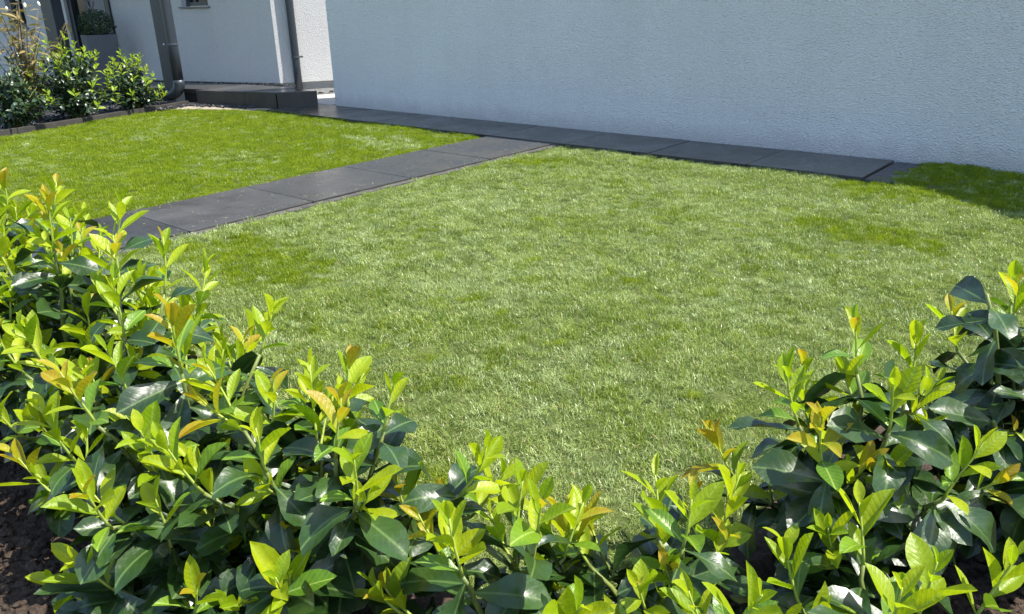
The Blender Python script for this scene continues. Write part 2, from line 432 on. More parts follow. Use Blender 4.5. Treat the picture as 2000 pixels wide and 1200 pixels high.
# turf was laid in rolls: some are paler, partly sheen put into the colour
def in_quad(q, x, y): return inside(q, x, y)
greenP = [[(4.25, -4.45), (4.35, -4.05), (5.05, -3.98), (5.45, -4.28), (5.2, -4.62)], [(4.2, -1.68), (4.25, -1.28), (4.65, -1.26), (4.8, -1.6)],
          [(6.7, -2.12), (6.85, -1.85), (7.6, -1.95), (7.6, -2.3)]]
paleP = [[(2.05, -1.5), (2.45, -1.14), (3.2, -1.36), (3.05, -1.82)]]
def pale_prob(x, y, left):
    n = noise.noise(Vector((x * 1.3, y * 2.4, 3))) ; n2 = noise.noise(Vector((x * 4, y * 4, 8)))
    row = math.floor(y / .42); rr = random.Random(row * 77 + (1 if left else 2)); off = rr.random() * 1.8
    roll = random.Random(row * 131 + math.floor((x + off) / 1.7) * 17).random()
    jx = x + .05 * n2; jy = y + .05 * noise.noise(Vector((x * 5, y * 5, 1)))
    if left:
        p = .10 + .30 * n + .18 * (roll - .5) + .15 * n2
        if any(in_quad(q, jx, jy) for q in paleP): p = .72 + .4 * n2
    else:
        p = .80 + .26 * n + .22 * (roll - .5) + .16 * n2
        if any(in_quad(q, jx, jy) for q in greenP): p = .18 + .3 * n + .25 * n2
    if x > 6.6 and y > -1.5 and not left: p -= .7 * min(1, (y + 1.5) / .5)  # wall shadow deepened in the grass colour: fewer pale tufts here
    return p
def midp(x, y):
    if x > 6.6 and y > -1.2: return .1  # same shadowed corner, darkened with plain green tufts
    return .15 if any(in_quad(q, x, y) for q in greenP) else .82 - .35 * max(0, noise.noise(Vector((x * 1.1, y * 2.2, 40))))
def silver(x, y, left):
    if left: return .55 if any(in_quad(q, x, y) for q in paleP) else .2
    n = noise.noise(Vector((x * .9, y * 1.9, 21))) + .5 * noise.noise(Vector((x * 3, y * 5, 22)))
    return .30 + .60 * n
def grass(name, poly, left, label, seed, step=.050):
    r = random.Random(seed); xs = [p[0] for p in poly]; ys = [p[1] for p in poly]
    P = []; idx = []; rot = []; scl = []
    y = min(ys)
    while y < max(ys):
        x = min(xs)
        while x < max(xs):
            qx = x + r.uniform(-.5, .5) * step * 1.2; qy = y + r.uniform(-.5, .5) * step * 1.2; x += step
            if not all(inside(poly, qx + ex, qy + ey) for ex, ey in ((.019, 0), (-.019, 0), (0, .019), (0, -.019))): continue
            if r.random() < .02 + .25 * max(0, noise.noise(Vector((qx * 7, qy * 7, 4))) - .1): continue
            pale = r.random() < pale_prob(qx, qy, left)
            hn = 1 + .28 * noise.noise(Vector((qx * 2.7, qy * 2.7, 6))) + .15 * noise.noise(Vector((qx * 9, qy * 9, 7)))
            # mower / foot lean field
            a = 6.283 * noise.noise(Vector((qx * .7, qy * .7, 9))); tl = .32 * (.4 + abs(noise.noise(Vector((qx * 2.1, qy * 2.1, 10)))))
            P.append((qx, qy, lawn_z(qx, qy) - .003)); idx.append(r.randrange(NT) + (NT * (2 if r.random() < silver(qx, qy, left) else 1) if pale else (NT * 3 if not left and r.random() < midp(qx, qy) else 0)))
            rot.append((tl * math.cos(a) + r.uniform(-.15, .15), tl * math.sin(a) + r.uniform(-.15, .15), r.random() * 6.283)); scl.append(hn * r.uniform(.8, 1.2))
        y += step
    me = bpy.data.meshes.new(name); me.from_pydata(P, [], [])
    at = me.attributes.new('idx', 'INT', 'POINT'); at.data.foreach_set('value', idx)
    at = me.attributes.new('rot', 'FLOAT_VECTOR', 'POINT'); at.data.foreach_set('vector', [c for q in rot for c in q])
    at = me.attributes.new('scl', 'FLOAT', 'POINT'); at.data.foreach_set('value', scl)
    o = link(name, me); md = o.modifiers.new('scatter', 'NODES'); md.node_group = GT
    tag(o, label, 'grass', kind='stuff'); return len(P)
n1 = grass('lawn_grass', lawnL, True, 'bright yellow green mown lawn between the house bed and the paved cross path', 1)
n2 = grass('lawn_grass', lawnR, False, 'pale green mown lawn with darker turf patches inside the laurel hedge', 2)
print('tufts', n1, n2)

# ------------------------------------------------------------------ paths
def path(name, bed_poly, zb):
    bm = prism(bed_poly, -.14, zb); return tag(link(name, mesh_bm(name, bm), M_JOINT), kind='structure')
def slab(parent, x0, x1, y0, y1, top, thick=.04, tilt=0.):
    bm = prism(rect(x0 - (x0 + x1) / 2, x1 - (x0 + x1) / 2, y0 - (y0 + y1) / 2, y1 - (y0 + y1) / 2), -thick, 0, .003)
    o = link('slab', mesh_bm('slab', bm), M_SLAB, parent); o.location = ((x0 + x1) / 2, (y0 + y1) / 2, top)
    o.rotation_euler = (rnd.uniform(-1, 1) * tilt, rnd.uniform(-1, 1) * tilt, 0); return o
wp = path('wall_path', rect(-.36, 6.80, -WP - .012, -.012), -.036)
L = .847; x = .776 - L; g = .004
xs = [-.36] + [.776 + L * i for i in range(-1, 8)]
for a, b in zip(xs[:-1], xs[1:]):
    slab(wp, a + g, b - g, -WP, -.016, -.008 + rnd.uniform(-.001, .001), tilt=.0012)
cp = path('cross_path', rect(XL - .03, XR + .012, -5.45, -WP - .024), -.036)
ys = [-4.22 + .87 * i for i in range(-2, 5)]
ys = [y for y in ys if y > -5.6] 
ys[-1] = -WP - .055
ys = [-5.45] + [y for y in ys if y > -5.4]
for a, b in zip(ys[:-1], ys[1:]):
    slab(cp, XL, XR, a + g, b - g, -.010 + rnd.uniform(-.001, .001), tilt=.0012)
def strip(name, x0, x1, y0, y1, zt, step, jit, material, parent):
    """thin trowelled concrete haunch with a ragged outer edge"""
    bm = bmesh.new(); k = int((y1 - y0) / step); rows = []
    for i in range(k + 1):
        y = y0 + (y1 - y0) * i / k; e = x1 + jit * noise.noise(Vector((y * 6, x0, 0))) ; z = zt + .004 * noise.noise(Vector((y * 9, x0, 3)))
        rows.append([bm.verts.new(p) for p in ((x0, y, -.1), (x0, y, z), (e, y, z - .006), (e, y, -.1))])
    for i in range(k):
        for j in range(3): bm.faces.new((rows[i][j], rows[i + 1][j], rows[i + 1][j + 1], rows[i][j + 1]))
    return link(name, mesh_bm(name, bm, False), material, parent)
strip('concrete_haunch', XR + .020, XR + .060, -5.4, -WP - .04, -.016, .04, .016, M_CONC, cp)
strip('concrete_haunch', XL - .005, XL - .032, -5.4, -WP - .06, -.014, .04, .012, M_CONC, cp)
# bedding strip beyond the last slab and along the front of the wall path
bm = prism([(6.72, -WP - .01), (6.90, -WP - .02), (6.93, -.016), (6.72, -.016)], -.1, -.016); link('end_strip', mesh_bm('end_strip', bm), plain('grey_haunch', (.10, .10, .10), .9, .3, 25, .2), wp)
bm = prism([(XL - .03, -WP - .052), (XR + .02, -WP - .052), (XR + .02, -WP - .016), (XL - .03, -WP - .016)], -.1, -.016); link('joint_strip', mesh_bm('joint_strip', bm), plain('joint_mortar', (.09, .088, .085), .9, .25, 25, .2), cp)

def flecks(name, spots, material):
    vv = []; ff = []
    for (x, y, z, ln, w) in spots:
        a = rnd.random() * 6.283; dx, dy = math.cos(a) * ln, math.sin(a) * ln; px, py = -math.sin(a) * w, math.cos(a) * w; o = len(vv)
        vv += [(x - px, y - py, z), (x + px, y + py, z), (x + dx + px * .6, y + dy + py * .6, z + .002), (x + dx - px * .6, y + dy - py * .6, z + .003)]; ff.append((o, o + 1, o + 2, o + 3))
    me = bpy.data.meshes.new(name); me.from_pydata(vv, [], ff); return link(name, me, material)
sp = []
for _ in range(420):
    y = rnd.uniform(-5.2, -.8); e = abs(rnd.gauss(0, .07)); x = XL + e if rnd.random() < .5 else XR - e
    if rnd.random() < .25: x = rnd.uniform(XL, XR)
    sp.append((x, y, -.006, rnd.uniform(.006, .022), rnd.uniform(.0006, .0014)))
for _ in range(260): sp.append((rnd.uniform(-.2, 6.6), -WP + abs(rnd.gauss(0, .09)), -.004, rnd.uniform(.006, .02), rnd.uniform(.0006, .0014)))
tag(flecks('grass_clippings', sp, M_DRY), 'dry grass clippings scattered along the edges of the dark paving', 'clippings', kind='stuff')

# ------------------------------------------------------------------ garage and gable house behind the lawn
gar = empty('garage_building', (4, 2, 0))
tag(gar, 'large rough rendered white building wall in shade behind the lawn', 'building')
gar_inv = Matrix.Translation((-4, -2, 0))
HG, X0, TG = 2.50, 8.31, 1.013
def gpart(name, bm, material):
    me = mesh_bm(name, bm); me.transform(gar_inv); return link(name, me, material, gar)
bm = bmesh.new()
XA = X0 + 4.0
front = [(.07, 0, -.15), (XA + 4, 0, -.15), (XA + 4, 0, HG), (XA, 0, HG + TG * 4), (X0, 0, HG), (.07, 0, HG)]
dx, dy = math.cos(R(62)), math.sin(R(62))
def back(p): return (p[0] + 5 * dx / dy if p[0] < 1 else p[0], 5, p[2])
fv = [bm.verts.new(p) for p in front]; bv = [bm.verts.new(back(p)) for p in front]
bm.faces.new(fv); bm.faces.new(bv[::-1])
for i in range(6): bm.faces.new((fv[i], bv[i], bv[(i + 1) % 6], fv[(i + 1) % 6]))
gpart('wall', bm, M_WALL)
bm = prism([(.04, -.012), (X0, -.012), (X0, 5), (.04 + 5 * dx / dy, 5)], HG + .003, HG + .06); gpart('roof_edge', bm, M_ANTH)

# ------------------------------------------------------------------ far house (own frame: s to the left along its front, d towards the lawn)
HO = H((2, 0)); house = empty('house', (HO[0], HO[1], 0))
tag(house, 'white rendered house with dark downpipes, windows and front door at upper left', 'building')
hinv = Matrix.Translation((-HO[0], -HO[1], 0))
def hpart(name, bm, material, parent=None, smooth=False):
    me = mesh_bm(name, bm, smooth); me.transform(hinv); return link(name, me, material, parent or house)
def hp(s, d, z): a = H((s, d)); return (a[0], a[1], z)
def wall_holes(s0, s1, z0, z1, holes, depth):
    bm = bmesh.new()
    S_ = sorted({s0, s1, *[h[0] for h in holes], *[h[1] for h in holes]}); Z_ = sorted({z0, z1, *[h[2] for h in holes], *[h[3] for h in holes]})
    vd = {}
    def v(s, d, z):
        k = (s, d, z)
        if k not in vd: vd[k] = bm.verts.new(hp(s, d, z))
        return vd[k]
    for a, b in zip(S_[:-1], S_[1:]):
        for c, e in zip(Z_[:-1], Z_[1:]):
            if any(h[0] <= a and b <= h[1] and h[2] <= c and e <= h[3] for h in holes): continue
            bm.faces.new((v(a, 0, c), v(b, 0, c), v(b, 0, e), v(a, 0, e)))
    for h in holes:
        a, b, c, e = h
        for q in (((a, c), (b, c)), ((b, c), (b, e)), ((b, e), (a, e)), ((a, e), (a, c))):
            (s1_, z1_), (s2_, z2_) = q
            bm.faces.new((v(s1_, 0, z1_), v(s2_, 0, z2_), v(s2_, -depth, z2_), v(s1_, -depth, z1_)))
    bm.faces.new((v(s0, 0, z0), v(s1, 0, z0), v(s1, -.3, z0), v(s0, -.3, z0)))
    return bm
WIN1 = (1.10, 1.60, 1.19, 1.95); WIN2 = (4.98, 5.40, .94, 2.0); DOOR = (3.02, 4.02, .175, 2.2)
bm = wall_holes(0, 8.2, .17, 2.75, [WIN1, WIN2, DOOR], .16); hpart('front_wall', bm, M_HWALL)
FD = Vector((math.cos(R(62)), math.sin(R(62)))); FN = Vector((math.sin(R(62)), -math.cos(R(62))))
def F(l, off): w = HC + FD * l + FN * off; return (w.x, w.y)
bm = bmesh.new(); q = [(0, .17), (2.6, .17), (2.6, 2.75), (0, 2.75)]
bm.faces.new([bm.verts.new((*F(l, 0), z)) for l, z in q]); 
bm.faces.new([bm.verts.new((*F(l, o), .17)) for l, o in ((0, 0), (2.6, 0), (2.6, -.2), (.02, -.2))])
hpart('side_wall', bm, M_HWALL)
a = F(.0, -.03)
bm = prism([H((8.2, -.035)), H((.03, -.035)), F(.03, -.035), F(2.6, -.035), F(2.6, -.4), H((.5, -.5)), H((8.2, -.5))], -.15, .169); hpart('plinth', bm, M_PLINTH)
bm = prism([H((8.4, .12)), H((-.05, .12)), F(2.6, .14), F(2.6, -3), H((8.4, -5))], 2.752, 2.9); hpart('roof', bm, M_ANTH)
def hbox(s0, s1, d0, d1, z0, z1, bevel=0.): return prism([H((s0, d0)), H((s1, d0)), H((s1, d1)), H((s0, d1))], z0, z1, bevel)
def window(w, mull, sillz):
    a, b, c, e = w; fr = empty('window'); fr.parent = house
    def wp_(nm, bm_, m_): me = mesh_bm(nm, bm_); me.transform(hinv); return link(nm, me, m_, fr)
    t = .055
    bm = hbox(a + .002, a + t, -.15, -.09, c + .002, e - .002)
    for o in (hbox(b - t, b - .002, -.15, -.09, c + .002, e - .002), hbox(a + t, b - t, -.148, -.092, c + .002, c + t), hbox(a + t, b - t, -.148, -.092, e - t, e - .002), hbox(mull, mull + .035, -.146, -.094, c + t, e - t)):
        me = bpy.data.meshes.new('t'); o.to_mesh(me); o.free(); bm.from_mesh(me); bpy.data.meshes.remove(me)
    wp_('frame', bm, M_ANTHL)
    wp_('pane', hbox(a + t, b - t, -.135, -.125, c + t, e - t), M_GLASS)
    wp_('sill', hbox(a - .03, b + .03, -.14, .035, c - .024, c - .001, .004), M_SILL)
    return fr
window(WIN1, 1.42, 1.19); window(WIN2, 5.2, .94)
dr = empty('front_door'); dr.parent = house
def dpart(nm, bm_, m_): me = mesh_bm(nm, bm_); me.transform(hinv); return link(nm, me, m_, dr)
dpart('frame', hbox(3.024, 3.115, -.15, .03, .18, 2.195), M_ANTH); dpart('frame', hbox(3.93, 4.016, -.15, -.05, .18, 2.195), M_ANTH); dpart('frame', hbox(3.56, 3.66, -.15, -.06, .18, 2.195), M_ANTH)
dpart('leaf', hbox(3.11, 3.56, -.14, -.08, .19, 2.19), M_DOOR); dpart('side_light', hbox(3.66, 3.93, -.13, -.11, .19, 2.19), M_GLASS)
bm = hbox(4.12, 4.2, 0, .012, 1.28, 1.5, .003); hpart('letter_plate', bm, M_SILL)
# canopy posts and canopy (canopy itself lies above the picture)
for s0, s1 in ((.93, 1.10), (2.97, 3.20)):
    bm = hbox(s0, s1, .84, 1.0, -.12, 2.4, .006); pst = hpart('canopy_post', bm, M_ANTH)
bm = hbox(.7, 5.6, .002, 1.12, 2.4, 2.5); hpart('canopy_roof', bm, M_ANTH)
# downpipe beside the front post, ending in a bent shoe
def pipe(pts, r, name, seg=14): 
    bm = bmesh.new(); tube(bm, pts, [r] * len(pts), seg, True); return hpart(name, bm, M_ANTH, None, True)
pp = [hp(.785, 1.04, z) for z in (2.4, 1.5, .75, .26)]
arc = [hp(.785 + .17 * (1 - math.cos(t)), 1.04 + .06 * (1 - math.cos(t)), .26 - .15 * math.sin(t)) for t in [R(15 * k) for k in range(1, 7)]]
p1 = pipe(pp, .066, 'downpipe')
sh = pipe([hp(.785, 1.04, .30), *[hp(.785, 1.04, .26)], *arc], .074, 'pipe_shoe')
bm = bmesh.new(); tube(bm, [hp(.785, 1.04, .735), hp(.785, 1.04, .755)], [.073, .073], 14); hpart('pipe_clip', bm, M_ANTHL)
bm = bmesh.new(); bmesh.ops.create_icosphere(bm, subdivisions=1, radius=.016, matrix=Matrix.Translation(hp(.87, 1.10, .745))); hpart('pipe_clip_screw', bm, M_SCREW)
# downpipe in front of the sunlit side wall
f3 = lambda l, o, z: (*F(l, o), z)
pipe([f3(.24, .058, 2.7), f3(.24, .058, 1.2), f3(.24, .058, .4), f3(.24, .058, -.05)], .052, 'downpipe')
bm = bmesh.new(); tube(bm, [f3(.24, .058, .50), f3(.24, .058, .522)], [.059, .059], 14); tube(bm, [f3(.30, .058, .511), f3(.34, .058, .511)], [.012, .012], 6); hpart('pipe_clip', bm, M_ANTHL)

# ------------------------------------------------------------------ porch platform with dark kerb blocks
bm = prism([H(p) for p in [(-.74, .96), (-1.12, .71), (-.6, .42), (.1, .16), (6.5, .10), (6.5, .78), (.52, .78), (.52, .90), (.18, .93)]], -.14, .142)
porch = tag(link('porch', mesh_bm('porch', bm), M_JOINT), kind='structure')
def block(name, poly, z0, z1, bev=.004, parent=porch, material=M_KERB):
    bm = prism([H(p) for p in poly], z0, z1, bev); return link(name, mesh_bm(name, bm), material, parent)
block('kerb_block', [(-.785, 1.02), (-.285, 1.02), (-.285, .972), (-.745, .972)], -.1, .172)
block('kerb_block', [(-.28, 1.02), (.225, 1.02), (.225, .972), (-.28, .972)], -.1, .170)
block('kerb_block', [(.23, 1.0), (.56, .98), (.56, .93), (.23, .95)], -.1, .169)
block('kerb_block', [(-.795, 1.012), (-1.195, .735), (-1.165, .70), (-.765, .965)], -.1, .173)
block('kerb_block', [(.565, .985), (.565, .80), (.525, .80), (.525, .925)], -.1, .166)
block('slab', [(-.735, .965), (-1.12, .70), (-.72, .44), (-.31, .62), (-.31, .965)], .10, .160, .003, porch, M_SLAB)
block('slab', [(-.305, .965), (-.305, .61), (-.66, .42), (.12, .20), (.22, .20), (.22, .945)], .10, .162, .003, porch, M_SLAB)
block('slab', [(.225, .94), (.52, .92), (.52, .14), (.225, .19)], .10, .160, .003, porch, M_SLAB)
for k in range(7):
    s0 = .525 + k * .8; block('slab', [(s0, .79), (s0 + .795, .79), (s0 + .795, .13), (s0, .13)], .10, .160, .003, porch, M_SLAB)
sp = []
for _ in range(420):
    s = rnd.uniform(-.3, 5); sp.append((*H((s, rnd.uniform(.0, .13))), .155 + rnd.uniform(-.01, .012), rnd.uniform(.010, .022)))
for _ in range(80):
    l = rnd.uniform(.1, 1.6); sp.append((*F(l, rnd.uniform(.02, .14)), .02 + rnd.uniform(-.01, .012), rnd.uniform(.012, .024)))
tag(rocks('drip_gravel', sp, M_STONE), 'narrow strip of dark gravel along the foot of the house walls', 'gravel', kind='stuff')
bm = prism([F(0, .12), F(2.4, .12), F(2.4, .9), (.05, .30), (-.02, -.02), (-.36, -.02)], -.13, -.004); tag(link('yard_paving', mesh_bm('yard_paving', bm), plain('pale_concrete', (.42, .41, .39), .9, .15, 12, .2)), kind='structure')

# bed beside the porch: edging, gravel, shrubs
bm = prism([H(p) for p in [(.74, 1.0), (.74, 5.2), (9, 5.2), (9, .8), (1.3, .8), (.74, .8)]], -.14, -.015); bedf = tag(link('gravel_bed', mesh_bm('gravel_bed', bm), M_JOINT), kind='structure')
edg = empty('bed_edging', (*H((.73, 2)), 0)); tag(edg, 'low dark kerb edging between left lawn and gravel bed', 'edging')
ei = Matrix.Translation(edg.location).inverted()
d = 1.0
while d < 5.0:
    bm = prism([H((.705, d)), H((.705, d + .795)), H((.765, d + .795)), H((.765, d))], -.12, .03 + rnd.uniform(-.003, .003), .004)
    me = mesh_bm('edging_stone', bm); me.transform(ei); link('edging_stone', me, M_KERB, edg); d += .8
sp = []
for _ in range(1500):
    s = rnd.uniform(.8, 2.6); dd = rnd.uniform(1.05, 4.4); sp.append((*H((s, dd)), -.005 + rnd.uniform(-.01, .01), rnd.uniform(.014, .034)))
for _ in range(700):
    s = rnd.uniform(2.6, 5.6); dd = rnd.uniform(.85, 3.6); sp.append((*H((s, dd)), -.005 + rnd.uniform(-.01, .01), rnd.uniform(.018, .04)))
tag(rocks('bed_gravel', sp, M_STONE), 'dark grey gravel mulch in the bed behind the far shrubs', 'gravel', kind='stuff')
bm = prism([H(p) for p in [(-.72, 1.03), (.70, 1.03), (.70, 1.62), (.56, 1.42), (.1, 1.30), (-.6, 1.26)]], -.1, -.02); tag(link('sand_strip', mesh_bm('sand_strip', bm), M_SAND), kind='structure')
sp = []
for _ in range(150):
    t = rnd.random(); s = -.45 + 1.1 * t; dd = 1.04 + abs(rnd.gauss(0, .045)); z = -.012
    if .12 < s < .30 and rnd.random() < .75: continue
    sp.append((*H((s, dd)), z + rnd.uniform(0, .012), rnd.uniform(.014, .033)))
for _ in range(70): sp.append((*H((rnd.uniform(.56, .69), rnd.uniform(1.05, 1.6))), -.01 + rnd.uniform(0, .012), rnd.uniform(.014, .034)))
tag(rocks('step_gravel', sp, M_STONE), 'loose dark stones scattered at the foot of the porch kerb', 'gravel', kind='stuff')

# ------------------------------------------------------------------ leaves
def leaf_verts(rows, cols, width, curl, fold, wav, seed, tipw=.0, pow_=1.15, pe=.72):
    r = random.Random(seed); ph = r.random() * 6.3; ph2 = r.random() * 6.3; sk = r.uniform(-.08, .08); tw = r.uniform(-.25, .25)
    vv = []; uv = []
    for i in range(rows + 1):
        t = i / rows
        tt = max(0, (t - .05) / .95)
        w = width * .5 * (math.sin(math.pi * min(1, tt) ** pow_) ** pe if 0 < tt < 1 else 0) + (.012 if t < .08 else .0) + (.002 if i == rows else 0)
        ang = curl * t; y = math.sin(ang) / curl if abs(curl) > 1e-3 else t; z = -(1 - math.cos(ang)) / curl if abs(curl) > 1e-3 else 0
        for j in range(cols + 1):
            c = (j / cols - .5) * 2; x = c * w
            zz = z + fold * abs(x) + wav * abs(c) * math.sin(t * 8 + (ph if c > 0 else ph2)) * w * 2 + tw * x * t
            vv.append((x + sk * t * t, y, zz)); uv.append((c * w, t, 0))
    ff = []
    for i in range(rows):
        for j in range(cols):
            a = i * (cols + 1) + j; ff.append((a, a + 1, a + cols + 2, a + cols + 1))
    return vv, ff, uv
def leaf_mesh(name, material, *a, **k):
    vv, ff, uv = leaf_verts(*a, **k); me = bpy.data.meshes.new(name); me.from_pydata(vv, [], ff); me.materials.append(material)
    me.polygons.foreach_set('use_smooth', [True] * len(ff)); return me
rl = random.Random(11)
MATURE = [leaf_mesh('mature_leaf', M_MAT, 7, 4, rl.uniform(.42, .52), rl.uniform(.2, 1.4), rl.uniform(.1, .55), rl.uniform(.08, .22), 300 + i, pow_=rl.uniform(1.25, 1.6), pe=.60) for i in range(8)]
YOUNG = [leaf_mesh('young_leaf', M_YNG, 7, 4, rl.uniform(.30, .42), rl.uniform(-.3, .7), rl.uniform(.35, .9), rl.uniform(.02, .10), 400 + i) for i in range(8)]
HALF = [leaf_mesh('half_leaf', M_MID, 7, 4, rl.uniform(.36, .46), rl.uniform(.1, .9), rl.uniform(.3, .7), rl.uniform(.02, .10), 500 + i) for i in range(6)]
BRONZE = [leaf_mesh('bronze_leaf', M_BRZ, 7, 4, rl.uniform(.28, .40), rl.uniform(-.5, .6), rl.uniform(.5, 1.2), rl.uniform(.02, .10), 600 + i) for i in range(6)]

def frame(dirv, upv, roll):
    y = dirv.normalized(); z = upv - y * upv.dot(y)
    if z.length < 1e-4: z = y.orthogonal()
    z.normalize(); x = y.cross(z)
    m3 = Matrix((x, y, z)).transposed()
    return m3 @ Matrix.Rotation(roll, 3, 'Y')
UP = Vector((0, 0, 1))
def plant_plan(r, h, rad, n_st, mature_per, side, shoot_len, young_scale=1., lean=Vector((0, 0, 0)), lmul=1., low=.55, sprob=1.):
    """returns stems [(pts, radii)], shoots [(pts, radii, leaves)], leaves; leaf = (kind, pos, matrix3, length)"""
    stems = []; shoots = []; leaves = []
    def shoot(p0, d0, ln, owner_scale=1.):
        pts = [p0]; d = d0.normalized(); k = 5
        for i in range(k):
            d = (d + UP * .10 + Vector((r.uniform(-.1, .1), r.uniform(-.1, .1), 0))).normalized(); pts.append(pts[-1] + d * ln / k)
        lv = []; nl = max(5, int(ln / .0168)); a0 = r.random() * 6.28; bron = r.random()
        for i in range(nl):
            t = (i + .6) / nl; s = min(t * k, k - 1e-3); j = int(s); p = pts[j].lerp(pts[j + 1], s - j); ax = (pts[j + 1] - pts[j]).normalized()
            az = a0 + i * 2.4 + r.uniform(-.3, .3); side_ = ax.orthogonal().normalized(); side_ = Matrix.Rotation(az, 3, ax) @ side_
            tilt = R(62 - 44 * t + r.uniform(-10, 10)); dv = ax * math.cos(tilt) + side_ * math.sin(tilt)
            ll = (.060 + .033 * math.sin(math.pi * min(1, t * 1.15 + .12)) - .02 * max(0, t - .75) * 4) * r.uniform(.8, 1.22) * young_scale * owner_scale
            kind = 'y'
            if t < .3 and r.random() < .55: kind = 'h'
            if t > .62 and bron < .38 and r.random() < .75: kind = 'b'
            if t > .35 and bron < .09: kind = 'b'
            lv.append((kind, p, frame(dv, ax * .9 + UP * .2 - side_ * .2, r.uniform(-.35, .35)), ll))
        shoots.append((pts, [.0034 - .0018 * i / k for i in range(k + 1)], lv))
    for i in range(n_st):
        az = i * 2.399 + r.uniform(-.4, .4); q = math.sqrt((i + .5) / n_st); rr = rad * q * r.uniform(.75, 1.1)
        out = Vector((math.cos(az), math.sin(az), 0))
        top = out * rr + lean * 1. + Vector((0, 0, h * (1.0 - low * q ** 3) * r.uniform(.74, 1.0) - shoot_len * .75))
        if top.z < .10: top.z = .10
        b0 = out * r.uniform(.01, .05); c1 = b0.lerp(top, .45) + Vector((0, 0, .12 * h)) - out * rr * .12
        pts = []
        for k in range(8):
            t = k / 7; pts.append(b0 * (1 - t) ** 2 + c1 * 2 * t * (1 - t) + top * t * t + Vector((r.uniform(-1, 1), r.uniform(-1, 1), 0)) * .006)
        stems.append((pts, [.0085 - .0045 * k / 7 for k in range(8)]))
        a0 = r.random() * 6.28
        for k in range(mature_per):
            t = .20 + .79 * (k + r.uniform(.1, .9)) / mature_per; s = min(t * 7, 6.999); j = int(s); p = pts[j].lerp(pts[j + 1], s - j)
            ax = (pts[j + 1] - pts[j]).normalized(); a = a0 + k * 2.4 + r.uniform(-.4, .4)
            sd_ = Vector((math.cos(a), math.sin(a), 0)); sd_ = (sd_ + out * .45).normalized()
            el = R(r.uniform(-35, 35) + 20 * (t - .6)); dv = sd_ * math.cos(el) + UP * math.sin(el)
            leaves.append(('m', p, frame(dv, UP * .8 + out * .35, r.uniform(-.5, .5)), r.uniform(.095, .150) * lmul))
        tang = (pts[-1] - pts[-3]).normalized()
        if r.random() < sprob: shoot(pts[-1], tang * .6 + UP * .55 + out * .12, shoot_len * r.uniform(.7, 1.25))
        for k in range(side):
            if r.random() < .85:
                t = r.uniform(.62, .95); s = t * 7; j = min(6, int(s)); p = pts[j].lerp(pts[j + 1], s - j); a = r.random() * 6.28
                shoot(p, UP * .75 + (Vector((math.cos(a), math.sin(a), 0)) + out * .6) * .55, shoot_len * r.uniform(.45, .95), .92)
    return stems, shoots, leaves
def curve_mesh(name, pts, radii, seg=5):
    bm = bmesh.new(); tube(bm, pts, radii, seg, True); return mesh_bm(name, bm, True)
def hedge_plant(loc, h, rad, seed, label, n_st=9, mature=12, side=1, shoot_len=.14, lean=(0, 0, 0), ys=1., sprob=1.):
    r = random.Random(seed); root = empty('laurel_bush', loc); tag(root, label, 'bush', 'laurel bushes of the near hedge')
    stems, shoots, leaves = plant_plan(r, h, rad, n_st, mature, side, shoot_len, ys, Vector(lean), sprob=sprob)
    for pts, rd in stems: link('stem', curve_mesh('stem', pts, rd), M_STEM, root)
    def put(nm, lf, parent):
        kind, p, m3, ln = lf
        me = r.choice({'m': MATURE, 'y': YOUNG, 'h': HALF, 'b': BRONZE}[kind])
        o = bpy.data.objects.new(nm, me); COL.objects.link(o); o.parent = parent
        o.matrix_local = Matrix.Translation(p) @ m3.to_4x4() @ Matrix.Diagonal((ln * r.uniform(.9, 1.12), ln, ln, 1))
    for lf in leaves: put('leaf', lf, root)
    for pts, rd, lv in shoots:
        so = link('shoot', curve_mesh('shoot', pts, rd), M_SHOOT, root)
        for lf in lv: put('young_leaf', lf, so)
    return root
hedge_plant((4.70, -5.56, 0), .70, .34, 20, 'farthest laurel bush of the left hedge, cut by the left picture edge', 9, 9)
hedge_plant((5.16, -5.60, 0), .76, .37, 21, 'tall laurel bush with yellow tips at left edge beside the path end', 13, 15, 2)
hedge_plant((5.60, -5.64, 0), .78, .38, 22, 'laurel bush with upright yellow green shoots just left of the path end', 14, 16, 2)
hedge_plant((6.02, -5.66, 0), .72, .38, 23, 'laurel bush with bronze tipped shoots reaching over the lower path corner', 14, 16, 2)
hedge_plant((6.42, -5.68, 0), .71, .37, 24, 'laurel bush with yellow shoots leaning over the lawn, left of centre', 14, 16, 2)
hedge_plant((6.82, -5.72, 0), .63, .37, 25, 'laurel bush with big glossy leaves beside the bare soil, lower left', 15, 20)
hedge_plant((7.00, -5.88, 0), .36, .19, 33, 'lowest laurel bush spreading over the bare soil in the lower left', 10, 18, 0, .12)
hedge_plant((7.20, -5.64, 0), .62, .31, 26, 'laurel bush with orange brown tips below the middle of the lawn', 13, 18)
hedge_plant((7.60, -5.54, 0), .42, .24, 27, 'low laurel bush at the bottom centre with sparse upright shoots', 9, 12, 1, .13)
hedge_plant((7.81, -5.34, 0), .44, .24, 28, 'low laurel bush right of bottom centre with browned shoot tips', 10, 13, 1, .14)
hedge_plant((8.02, -4.90, 0), .62, .28, 29, 'laurel bush with orange tips standing alone against the lawn, right side', 13, 20, sprob=.8)
hedge_plant((8.27, -4.56, 0), .76, .30, 30, 'tall laurel bush with large grey green leaves at the right edge', 14, 21, 0, .09, sprob=.45)
hedge_plant((8.16, -5.20, 0), .38, .24, 31, 'low laurel bush in the bottom right corner beside bare soil', 11, 18, 0, .12, sprob=.7)

